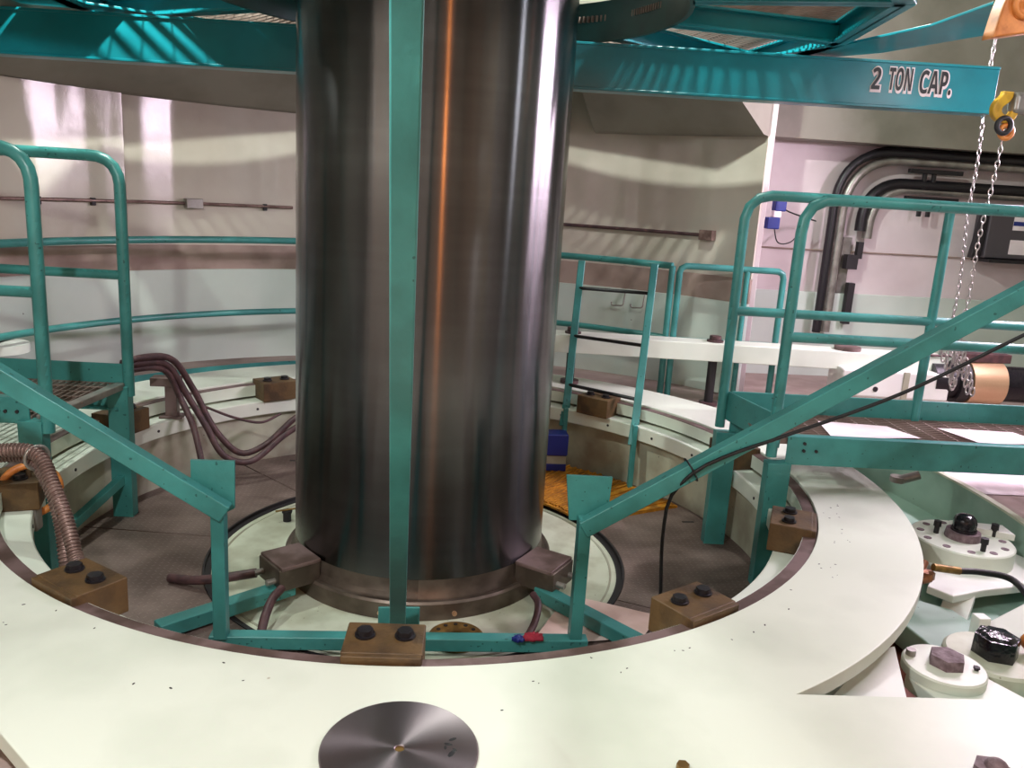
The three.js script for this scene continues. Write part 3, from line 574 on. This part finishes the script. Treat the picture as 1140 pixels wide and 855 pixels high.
// black cable along the right arm
{
  const t = thing('signal_cable', 'thin black cable hanging from the right diagonal arm', 'cable');
  obj('cable', cable([V(1.0, -0.505, 0.9), V(0.985, -0.3, 0.92), V(0.962, 0.02, 0.93), V(0.972, 0.18, 0.95), V(1.045, 0.295, 0.985), V(1.16, 0.36, 0.985), V(1.363, 0.434, 0.97), V(1.854, 0.623, 0.94), V(2.333, 0.874, 0.92), V(2.98, 1.22, 0.91), V(3.02, 1.25, 0.905)], 0.0075), M.rubber, t);
  obj('cable_tie', at((() => { const g = new THREE.TorusGeometry(0.048, 0.004, 6, 24); g.rotateY(Math.PI / 2); g.rotateZ(0.55); return g; })(), 1.04, 0.29, 0.95), M.rubber, t);
}

// ================================================================ SMALL THINGS IN THE PIT
tag(obj('paper_sheet', sheet([[0.69, 0.46], [1.075, 0.64], [0.95, 0.85], [0.47, 0.88]], -0.505, 0.001, 0.012), M.pinkPaper), 'large pink-white paper sheet on the pit floor under the brace frame', 'paper');
{ // ribbed yellow mat
  const t = thing('floor_mat', 'rough yellow-orange mat on the pit floor behind the shaft', 'mat');
  obj('mat_base', ring(1.0, 1.7, -0.51, -0.497, 114, 172), M.mat, t);
  const g = []; for (let a = 114.5; a < 172; a += 1.3) { const j = rr(-0.02, 0.02); g.push(bar(pol(1.01 + Math.abs(j), a, -0.493), pol(1.69 + j, a + rr(-1, 1), -0.493), 0.014, 0.012, 0.002)); }
  stuff(obj('mat_ribs', g, M.mat, t));
}
{
  const t = thing('blue_tub', 'dark blue tub standing on the yellow mat', 'tub', null, [0.87, -0.497, -1.32]);
  obj('tub_body', [box(0.16, 0.05, 0.12, 0, 0.03, 0), box(0.17, 0.15, 0.13, 0, 0.185, 0, 0.01)], M.blue, t);
  obj('pale_band', box(0.155, 0.06, 0.115, 0, 0.082, 0), M.mintPitShade, t);
}
{
  const t = thing('rag', 'crumpled red and blue rag on the frame crossbar', 'rag', null, [0.45, -0.43, 0.96]);
  const crumple = (w, h, d, s) => { const g = new THREE.SphereGeometry(1, 18, 12), p = g.attributes.position; for (let i = 0; i < p.count; i++) { const x = p.getX(i), y = p.getY(i), z = p.getZ(i), k = 0.8 + 0.25 * Math.sin(9 * x + s) * Math.cos(7 * z + 2 * s); p.setXYZ(i, x * w * k, Math.max(y, -0.4) * h * k, z * d * k); } g.computeVertexNormals(); return g; };
  obj('red_cloth', at(crumple(0.05, 0.022, 0.03, 1), 0.015, 0, 0), M.red, t);
  obj('blue_cloth', at(crumple(0.03, 0.018, 0.025, 3), -0.045, -0.002, 0.01), M.blue, t);
}
// papers
for (const [c, y, label] of [
  [[[2.02, -0.02], [2.37, 0.03], [2.41, 0.27], [1.96, 0.25]], 0.242, 'white paper sheet on the grating nearest the walkway entrance'],
  [[[2.64, 0.04], [3.04, 0.07], [3.06, 0.3], [2.7, 0.28]], 0.242, 'white paper sheet on the grating at the right edge'],
  [[[2.91, -0.27], [3.7, -0.3], [3.7, 0.1], [2.95, 0.08]], -0.097, 'large pinkish paper sheet on the floor below the right walkway'],
]) tag(obj('paper_sheet', sheet(c, y, 0.001, 0.008), M.paper), label, 'paper');

// ================================================================ WALL FITTINGS
{
  const t = thing('wall_conduit', 'thin conduit with a junction box on the left rear wall', 'conduit');
  const pts = []; for (let a = 201; a <= 262; a += 3) pts.push(pol(a < 223.5 ? 3.035 : 2.98, a, 1.082));
  obj('conduit', capped(new THREE.CatmullRomCurve3(pts), 90, 0.012, 10), M.flex, t);
  const b = pol(3.02, 215.2, 1.083); const bx = obj('junction_box', box(0.12, 0.07, 0.07), M.galv, t); bx.position.copy(b); bx.rotation.y = 215.2 * RAD;
  for (const a of [205, 229, 236, 246]) { const p = pol(a < 223.5 ? 3.04 : 2.985, a, 1.075); const c = obj('clip', box(0.03, 0.05, 0.03), M.dark, t); c.position.copy(p); c.rotation.y = a * RAD; }
}
{
  const t = thing('wall_conduit', 'thin conduit with a junction box on the wall right of the shaft', 'conduit');
  const pts = []; for (let a = 137.6; a <= 168; a += 3) pts.push(pol(3.035, a, 1.072));
  obj('conduit', capped(new THREE.CatmullRomCurve3(pts), 60, 0.013, 10), M.hose, t);
  const bx = obj('junction_box', box(0.11, 0.075, 0.07), M.flex, t); bx.position.copy(pol(3.02, 137.0, 1.075)); bx.rotation.y = 137 * RAD;
}
for (const [a, w] of [[149.9, 'left of the pair'], [146.8, 'right of the pair']]) {
  const t = thing('wire_hook', `small wire hook on the pale liner behind the ladder, ${w}`, 'hook', 'wire hooks on the liner', [0, 0, 0], a * RAD);
  obj('hook_wire', pipe([V(-0.055, 0.57, 3.025), V(-0.055, 0.47, 3.0), V(0.045, 0.46, 3.0), V(0.045, 0.49, 3.0)], 0.006, 0.02, 6), M.galv, t);
}
// conduits in the pocket
{
  const Z = -2.8, t = thing('conduit_run', 'bundle of dark and steel conduits bending across the pocket wall', 'conduit');
  const run = (x, y, r, m, z, yb, f) => obj('conduit', pipe([V(x, yb, z), V(x, y, z), V(5.8, y, z)], r, f, 12), m, t);
  run(3.28, 1.80, 0.035, M.black, Z + 0.05, 0.3, 0.42);
  run(3.38, 1.745, 0.04, M.galv, Z, 0.3, 0.42);
  run(3.33, 1.84, 0.02, M.rubber, Z - 0.02, 0.3, 0.45);
  run(3.56, 1.56, 0.045, M.black, Z, 1.16, 0.3);
  run(3.64, 1.52, 0.04, M.galv, Z - 0.02, 1.1, 0.3);
  for (const y of [1.73, 1.51]) obj('pipe_clamp', [box(0.46, 0.035, 0.05, 4.13, y - 0.06, Z + 0.02), box(0.03, 0.15, 0.03, 4.04, y - 0.13, Z + 0.02), box(0.03, 0.15, 0.03, 4.12, y - 0.13, Z + 0.02)], M.black, t);
  obj('fitting_box', [box(0.1, 0.12, 0.07, 3.52, 0.9, Z), box(0.06, 0.35, 0.06, 3.55, 0.55, Z), box(0.05, 0.14, 0.05, 3.58, 1.0, Z)], M.dark, t);
  obj('unistrut', box(0.08, 1.0, 0.04, 3.5, 0.6, -2.88), M.galv, t);
}
{
  const t = thing('blue_sensor', 'small blue sensor with looping wires on the pocket wall', 'sensor', null, [2.62, 1.25, -2.35]);
  obj('sensor_head', [box(0.09, 0.1, 0.08, 0.02, 0.08, 0.02, 0.01), cyl(0.035, 0.05, 0.03, 0.14, 0.02)], M.blue, t);
  obj('sensor_base', box(0.1, 0.09, 0.07, -0.02, -0.06, 0.02, 0.008), M.blue, t);
  obj('white_label', box(0.06, 0.05, 0.05, 0.0, 0.01, 0.03), M.paper, t);
  obj('wire', [cable([V(0.05, 0.06, 0), V(0.16, 0.03, -0.1), V(0.5, -0.03, -0.35)], 0.006), cable([V(0, -0.09, 0.02), V(0.05, -0.2, 0), V(0.2, -0.2, -0.1), V(0.42, -0.02, -0.33)], 0.005)], M.rubber, t);
}
{
  const t = thing('control_box', 'grey wall control box with white labels at the right edge', 'box', null, [4.85, 1.2, -2.8]);
  obj('housing', box(0.6, 0.4, 0.2, 0.08, 0, 0, 0.012), M.boxGrey, t);
  obj('hinge_side', bar(V(-0.28, -0.21, 0.05), V(-0.22, 0.21, 0.05), 0.06, 0.08), M.black, t);
  for (const y of [0.1, -0.1]) obj('paper_label', box(0.26, 0.12, 0.004, 0.12, y, 0.103, 0), M.paper, t);
  obj('blue_stripe', box(0.18, 0.035, 0.004, 0.08, 0.095, 0.106, 0), M.blue, t);
  obj('drain_shelf', box(0.6, 0.03, 0.24, 0.1, -0.22, 0.02), M.black, t);
}

// ================================================================ OVERHEAD BEAM, DECK, HOIST
{
  const t = thing('monorail_beam', 'teal monorail beam with 2 TON CAP. lettering behind the shaft', 'beam', null, [0, 0, -0.7], -0.106);
  const X0 = -3.0, X1 = 2.93, y0 = 1.85, y1 = 2.085, L = X1 - X0, c = (X0 + X1) / 2;
  obj('web', box(L, y1 - y0, 0.012, c, (y0 + y1) / 2, 0, 0.002), M.tealBeam, t);
  obj('flange', box(L, 0.014, 0.13, c, y1 - 0.007, -0.05, 0.003), M.tealBeam, t);
  obj('flange', box(L, 0.014, 0.13, c, y0 + 0.007, -0.05, 0.003), M.tealBeam, t);
  const font = await new FontLoader().loadAsync('fonts/droid/droid_sans_bold.typeface.json');
  const word = (s, x, w, yc, h) => {
    const g = new TextGeometry(s, { font, size: 1, depth: 0.02, curveSegments: 4, bevelEnabled: false }); g.computeBoundingBox();
    const b = g.boundingBox.clone(); g.translate(-b.min.x, -b.min.y, 0); const cap = 0.72; g.scale(w / (b.max.x - b.min.x), h / cap, 0.05); g.translate(x, yc - h / 2, 0.0082);
    const o = new TextGeometry(s, { font, size: 1, depth: 0.005, curveSegments: 4, bevelEnabled: true, bevelSize: 0.1, bevelThickness: 0.01, bevelSegments: 1 }); o.computeBoundingBox();
    const k = w / (b.max.x - b.min.x); o.translate(-b.min.x, -b.min.y, 0); o.scale(k, h / cap, 0.05); o.translate(x + 0.002, yc - h / 2 - 0.004, 0.0066);
    const plate = obj('white_outline', o, M.paper, t);
    obj('lettering', g, M.black, plate);
  };
  word('2', 2.275, 0.045, 1.978, 0.078); word('TON', 2.362, 0.122, 1.979, 0.08); word('CAP.', 2.525, 0.168, 1.972, 0.082);
}
{
  const t = thing('overhead_deck', 'teal steel deck with gratings overhead around the shaft', 'deck');
  const Y0 = 2.1, Y1 = 2.2;
  obj('inner_curb', turn([[1.1, Y0], [1.1, Y1 + 0.1], [1.08, Y1 + 0.1], [1.08, Y0], [1.1, Y0]]), M.tealDark, t);
  const C = [[1.80, 0.62], [1.95, -0.24], [1.85, -1.2], [0.85, -2.0], [-0.85, -2.0], [-1.85, -1.2], [-1.95, 0.1], [-1.7, 0.8], [-0.9, 1.72], [0.95, 1.68]].map(([x, z]) => V(x, 0, z));
  const mid = (Y0 + Y1) / 2, y = (v, h) => v.clone().setY(h);
  const chan = (p, q) => [bar(y(p, mid), y(q, mid), 0.012, Y1 - Y0, 0.002), bar(y(p, Y0 + 0.006), y(q, Y0 + 0.006), 0.08, 0.012, 0.002), bar(y(p, Y1 - 0.006), y(q, Y1 - 0.006), 0.08, 0.012, 0.002)];
  for (let i = 0; i < C.length; i++) obj('chord_channel', chan(C[i], C[(i + 1) % C.length]), M.tealBeam, t);
  for (let i = 0; i < C.length; i++) obj('radial_channel', chan(C[i].clone().setLength(1.09), C[i]), M.tealBeam, t);
  for (let i = 0; i < C.length; i++) {        // grating bars between neighbouring spokes
    const D = C[(i + 1) % C.length], a = C[i].clone().setLength(1.1), b = D.clone().setLength(1.1), g = [], n = 24;
    for (let k = 1; k < n; k++) { const s = k / n, p = a.clone().lerp(b, s), q = C[i].clone().lerp(D, s); g.push(bar(y(p, Y1 + 0.016), y(q, Y1 + 0.016), 0.009, 0.03, 0)); }
    for (let k = 1; k < 8; k++) { const s = k / 8; g.push(bar(y(a.clone().lerp(C[i], s), Y1 + 0.026), y(b.clone().lerp(D, s), Y1 + 0.026), 0.006, 0.008, 0)); }
    if (i > 6) { const o = (v, k) => { const w = v.clone().multiplyScalar(k); return [w.x, w.z]; }; obj('added_deck_plate', prism([o(a, i === 1 || i === 5 ? 1.45 : 1.2), o(b, i === 1 || i === 5 ? 1.45 : 1.2), o(D, 1.0), o(C[i], 1.0)], Y1 + 0.034, Y1 + 0.044), M.tealDark, t); }  // solid plates added out of view to block lamplight through the front gratings
    stuff(obj('grating', g, M.grating, t));
  }
  // wide outer edge plates
  const plate = (pts, y0, y1, m) => obj('edge_plate', prism(pts, y0, y1, 0.002), m, t);
  plate([[1.72, -0.8], [1.98, -0.25], [2.1, 0.3], [2.08, 0.74], [2.42, 0.74], [2.42, 0.28], [2.24, -0.35], [1.9, -0.85]], 2.1, 2.112, M.tealBeam);
  plate([[-1.3, -1.0], [-1.78, -0.77], [-2.02, 0.3], [-2.4, 0.3], [-2.15, -0.9]], 2.1, 2.112, M.tealBeam);
}
{
  const t = thing('bearing_housing', 'dark teal bearing housing round the top of the shaft', 'housing');
  obj('housing_wall', turn([[1.02, 2.5], [1.02, 3.6], [0.68, 3.6], [0.68, 2.5], [1.02, 2.5]]), M.tealDark, t);
  obj('housing_flange', ring(0.66, 1.06, 2.46, 2.5, 0, 360), M.tealDark, t);
}
// chain hoist over the right walkway
function chainGeo(p, q, r, w, skip = 0) {
  const n = Math.floor(p.distanceTo(q) / (r * 2.55)), g = [], d = q.clone().sub(p).normalize();
  for (let i = 0; i < n; i++) { const t = new THREE.TorusGeometry(r, w, 6, 12); t.scale(0.72, 1.35, 0.9); t.rotateY((i % 2) * Math.PI / 2 + 0.5 + skip); const c = p.clone().addScaledVector(d, (i + 0.5) * r * 2.1 * 1.22); t.translate(c.x + 0.006 * Math.sin(i * 0.31), c.y, c.z); g.push(t); }
  return g;
}
{
  const a = thing('hoist_chain', 'bright steel hoist chain hanging behind the beam left of its pair', 'chain', 'hoist chains');
  stuff(obj('links', chainGeo(V(2.92, 2.5, -0.5), V(2.985, 0.5, -0.49), 0.0128, 0.004), M.chain, a));
  const b = thing('hoist_chain', 'bright steel hoist chain hanging right of its pair under the yellow hook', 'chain', 'hoist chains');
  stuff(obj('links', chainGeo(V(2.70, 1.75, 0.04), V(2.66, 0.72, 0.05), 0.0128, 0.004, 0.4), M.chain, b));
  const c = thing('chain_bundle', 'tangled bundle of chain gathered over the brass gland', 'chain');
  const g = []; for (let k = 0; k < 7; k++) { const x = 2.74 + rr(-0.06, 0.06), z = 0.03 + rr(-0.05, 0.05); g.push(...chainGeo(V(x - rr(0.05, 0.12), rr(0.72, 0.8), z), V(x + rr(-0.03, 0.05), rr(0.4, 0.55), z), 0.016, 0.005, k)); }
  stuff(obj('links', g, M.chain, c));
}
function hookShape(s) {
  const sh = new THREE.Shape(); sh.moveTo(-0.3, 1); sh.lineTo(0.3, 1); sh.bezierCurveTo(0.3, 0.6, 0.9, 0.5, 0.95, -0.1); sh.bezierCurveTo(1.0, -0.9, 0.2, -1.1, -0.2, -1.05); sh.bezierCurveTo(-0.7, -1.0, -0.95, -0.6, -0.9, -0.25);
  sh.lineTo(-0.6, -0.3); sh.bezierCurveTo(-0.55, -0.6, -0.3, -0.72, 0, -0.68); sh.bezierCurveTo(0.45, -0.6, 0.5, -0.2, 0.35, 0.05); sh.bezierCurveTo(0.15, 0.3, -0.3, 0.4, -0.3, 1);
  const g = new THREE.ExtrudeGeometry(sh, { depth: 0.35, bevelEnabled: true, bevelSize: 0.12, bevelThickness: 0.12, bevelSegments: 3, curveSegments: 10 }); g.translate(0, 0, -0.17); g.scale(s, s, s); return g;
}
{
  const t = thing('chain_hoist', 'orange chain hoist body above the monorail beam', 'hoist', null, [2.11, 2.05, 0.85]);
  t.scale.setScalar(0.8);
  obj('casing', (() => { const s = new THREE.Shape(); s.moveTo(-0.115, -0.11); s.lineTo(0.13, -0.06); s.lineTo(0.13, 0.12); s.bezierCurveTo(0.06, 0.16, -0.03, 0.15, -0.07, 0.08); s.bezierCurveTo(-0.1, 0.02, -0.1, -0.04, -0.115, -0.11); const g = new THREE.ExtrudeGeometry(s, { depth: 0.07, bevelEnabled: true, bevelSize: 0.012, bevelThickness: 0.012, bevelSegments: 3 }); g.translate(0, 0, -0.035); return g; })(), M.orange, t);
  const ringG = new THREE.TorusGeometry(0.055, 0.016, 12, 30); obj('chain_wheel', at(ringG, 0.0, 0.03, 0.05), M.orange, t);
  obj('wheel_hub', (() => { const g = new THREE.CylinderGeometry(0.016, 0.016, 0.03, 16); g.rotateX(Math.PI / 2); return at(g, 0.01, 0.025, 0.055); })(), M.bronze, t);
  obj('hanger', [box(0.03, 0.3, 0.03, 0.06, 0.25, 0), box(0.3, 0.03, 0.06, 0.06, 0.4, 0)], M.dark, t);
}
{
  const t = thing('hoist_hook', 'yellow hoist hook hanging in front of the beam end', 'hook', null, [2.67, 1.83, 0.06]);
  const h = hookShape(0.062); h.scale(-1, 1, 1); obj('hook', (() => { const g = h.toNonIndexed ? h : h; g.computeVertexNormals(); return g; })(), M.yellow, t);
  obj('hook_block', [box(0.1, 0.1, 0.07, 0.075, 0.02, 0, 0.025)], M.galv, t);
  obj('lower_eye', at(new THREE.TorusGeometry(0.03, 0.013, 10, 20), 0.03, -0.11, 0), M.orange, t);
  obj('shackle', at(new THREE.TorusGeometry(0.035, 0.012, 10, 20), 0.0, -0.085, 0.02), M.dark, t);
}

// ================================================================ LAMPS
for (const [p, color, cd, r, label] of LAMPS) {
  const t = thing('caged_lamp', label, 'lamp', null, p);
  const globe = obj('globe', new THREE.SphereGeometry(r, 24, 16), std({ color: 0xffffff, emissive: color, emissiveIntensity: cd / 1.6 }), t); globe.castShadow = false;
  obj('lamp_base', cyl(r * 1.1, 0.05, 0, r + 0.02, 0), M.galv, t);
  obj('drop_pipe', rod(V(0, r + 0.04, 0), V(0, 3.65 - p[1], 0), 0.012), M.galv, t);
  const l = new THREE.PointLight(color, cd * 1.0, 0, 2); l.castShadow = true; l.shadow.radius = r / 0.02; t.add(l); l.name = 'lamp_light';
}
{
  const t = thing('fluorescent_fitting', 'long fluorescent fitting deep in the right pocket', 'lamp', null, TUBE.at);
  const tilt = -0.45, head = new THREE.Group(); head.rotation.set(0, 0, 0); 
  const place = (g) => { g.rotateZ(-tilt); return g; };   // the glowing face looks along -x, tipped down
  obj('diffuser', place(box(0.02, TUBE.width, TUBE.length, 0, 0, 0)), std({ color: 0xffffff, emissive: TUBE.color, emissiveIntensity: TUBE.nits * 0.35 }), t).castShadow = false;
  obj('tray', place(box(0.07, TUBE.width + 0.05, TUBE.length + 0.05, 0.048, 0, 0)), M.white, t);
  obj('hanger', [rod(V(0.05, 0, 0.4), V(0.05, 1.6, 0.4), 0.01), rod(V(0.05, 0, -0.4), V(0.05, 1.6, -0.4), 0.01)], M.galv, t);
  obj('added_end_shade', place(box(0.34, 0.34, 0.012, -0.12, 0, -TUBE.length / 2 - 0.03)), M.white, t);  // added plate, keeps the tube's glow off the pocket lintel
  const l = new THREE.RectAreaLight(TUBE.color, TUBE.nits, TUBE.length, TUBE.width); l.name = 'tube_light';
  const n = V(-Math.cos(tilt), Math.sin(tilt), 0); l.position.copy(n).multiplyScalar(0.02);
  t.add(l); l.lookAt(V(...TUBE.at).addScaledVector(n, 1));
}
renderer.render(scene, camera);
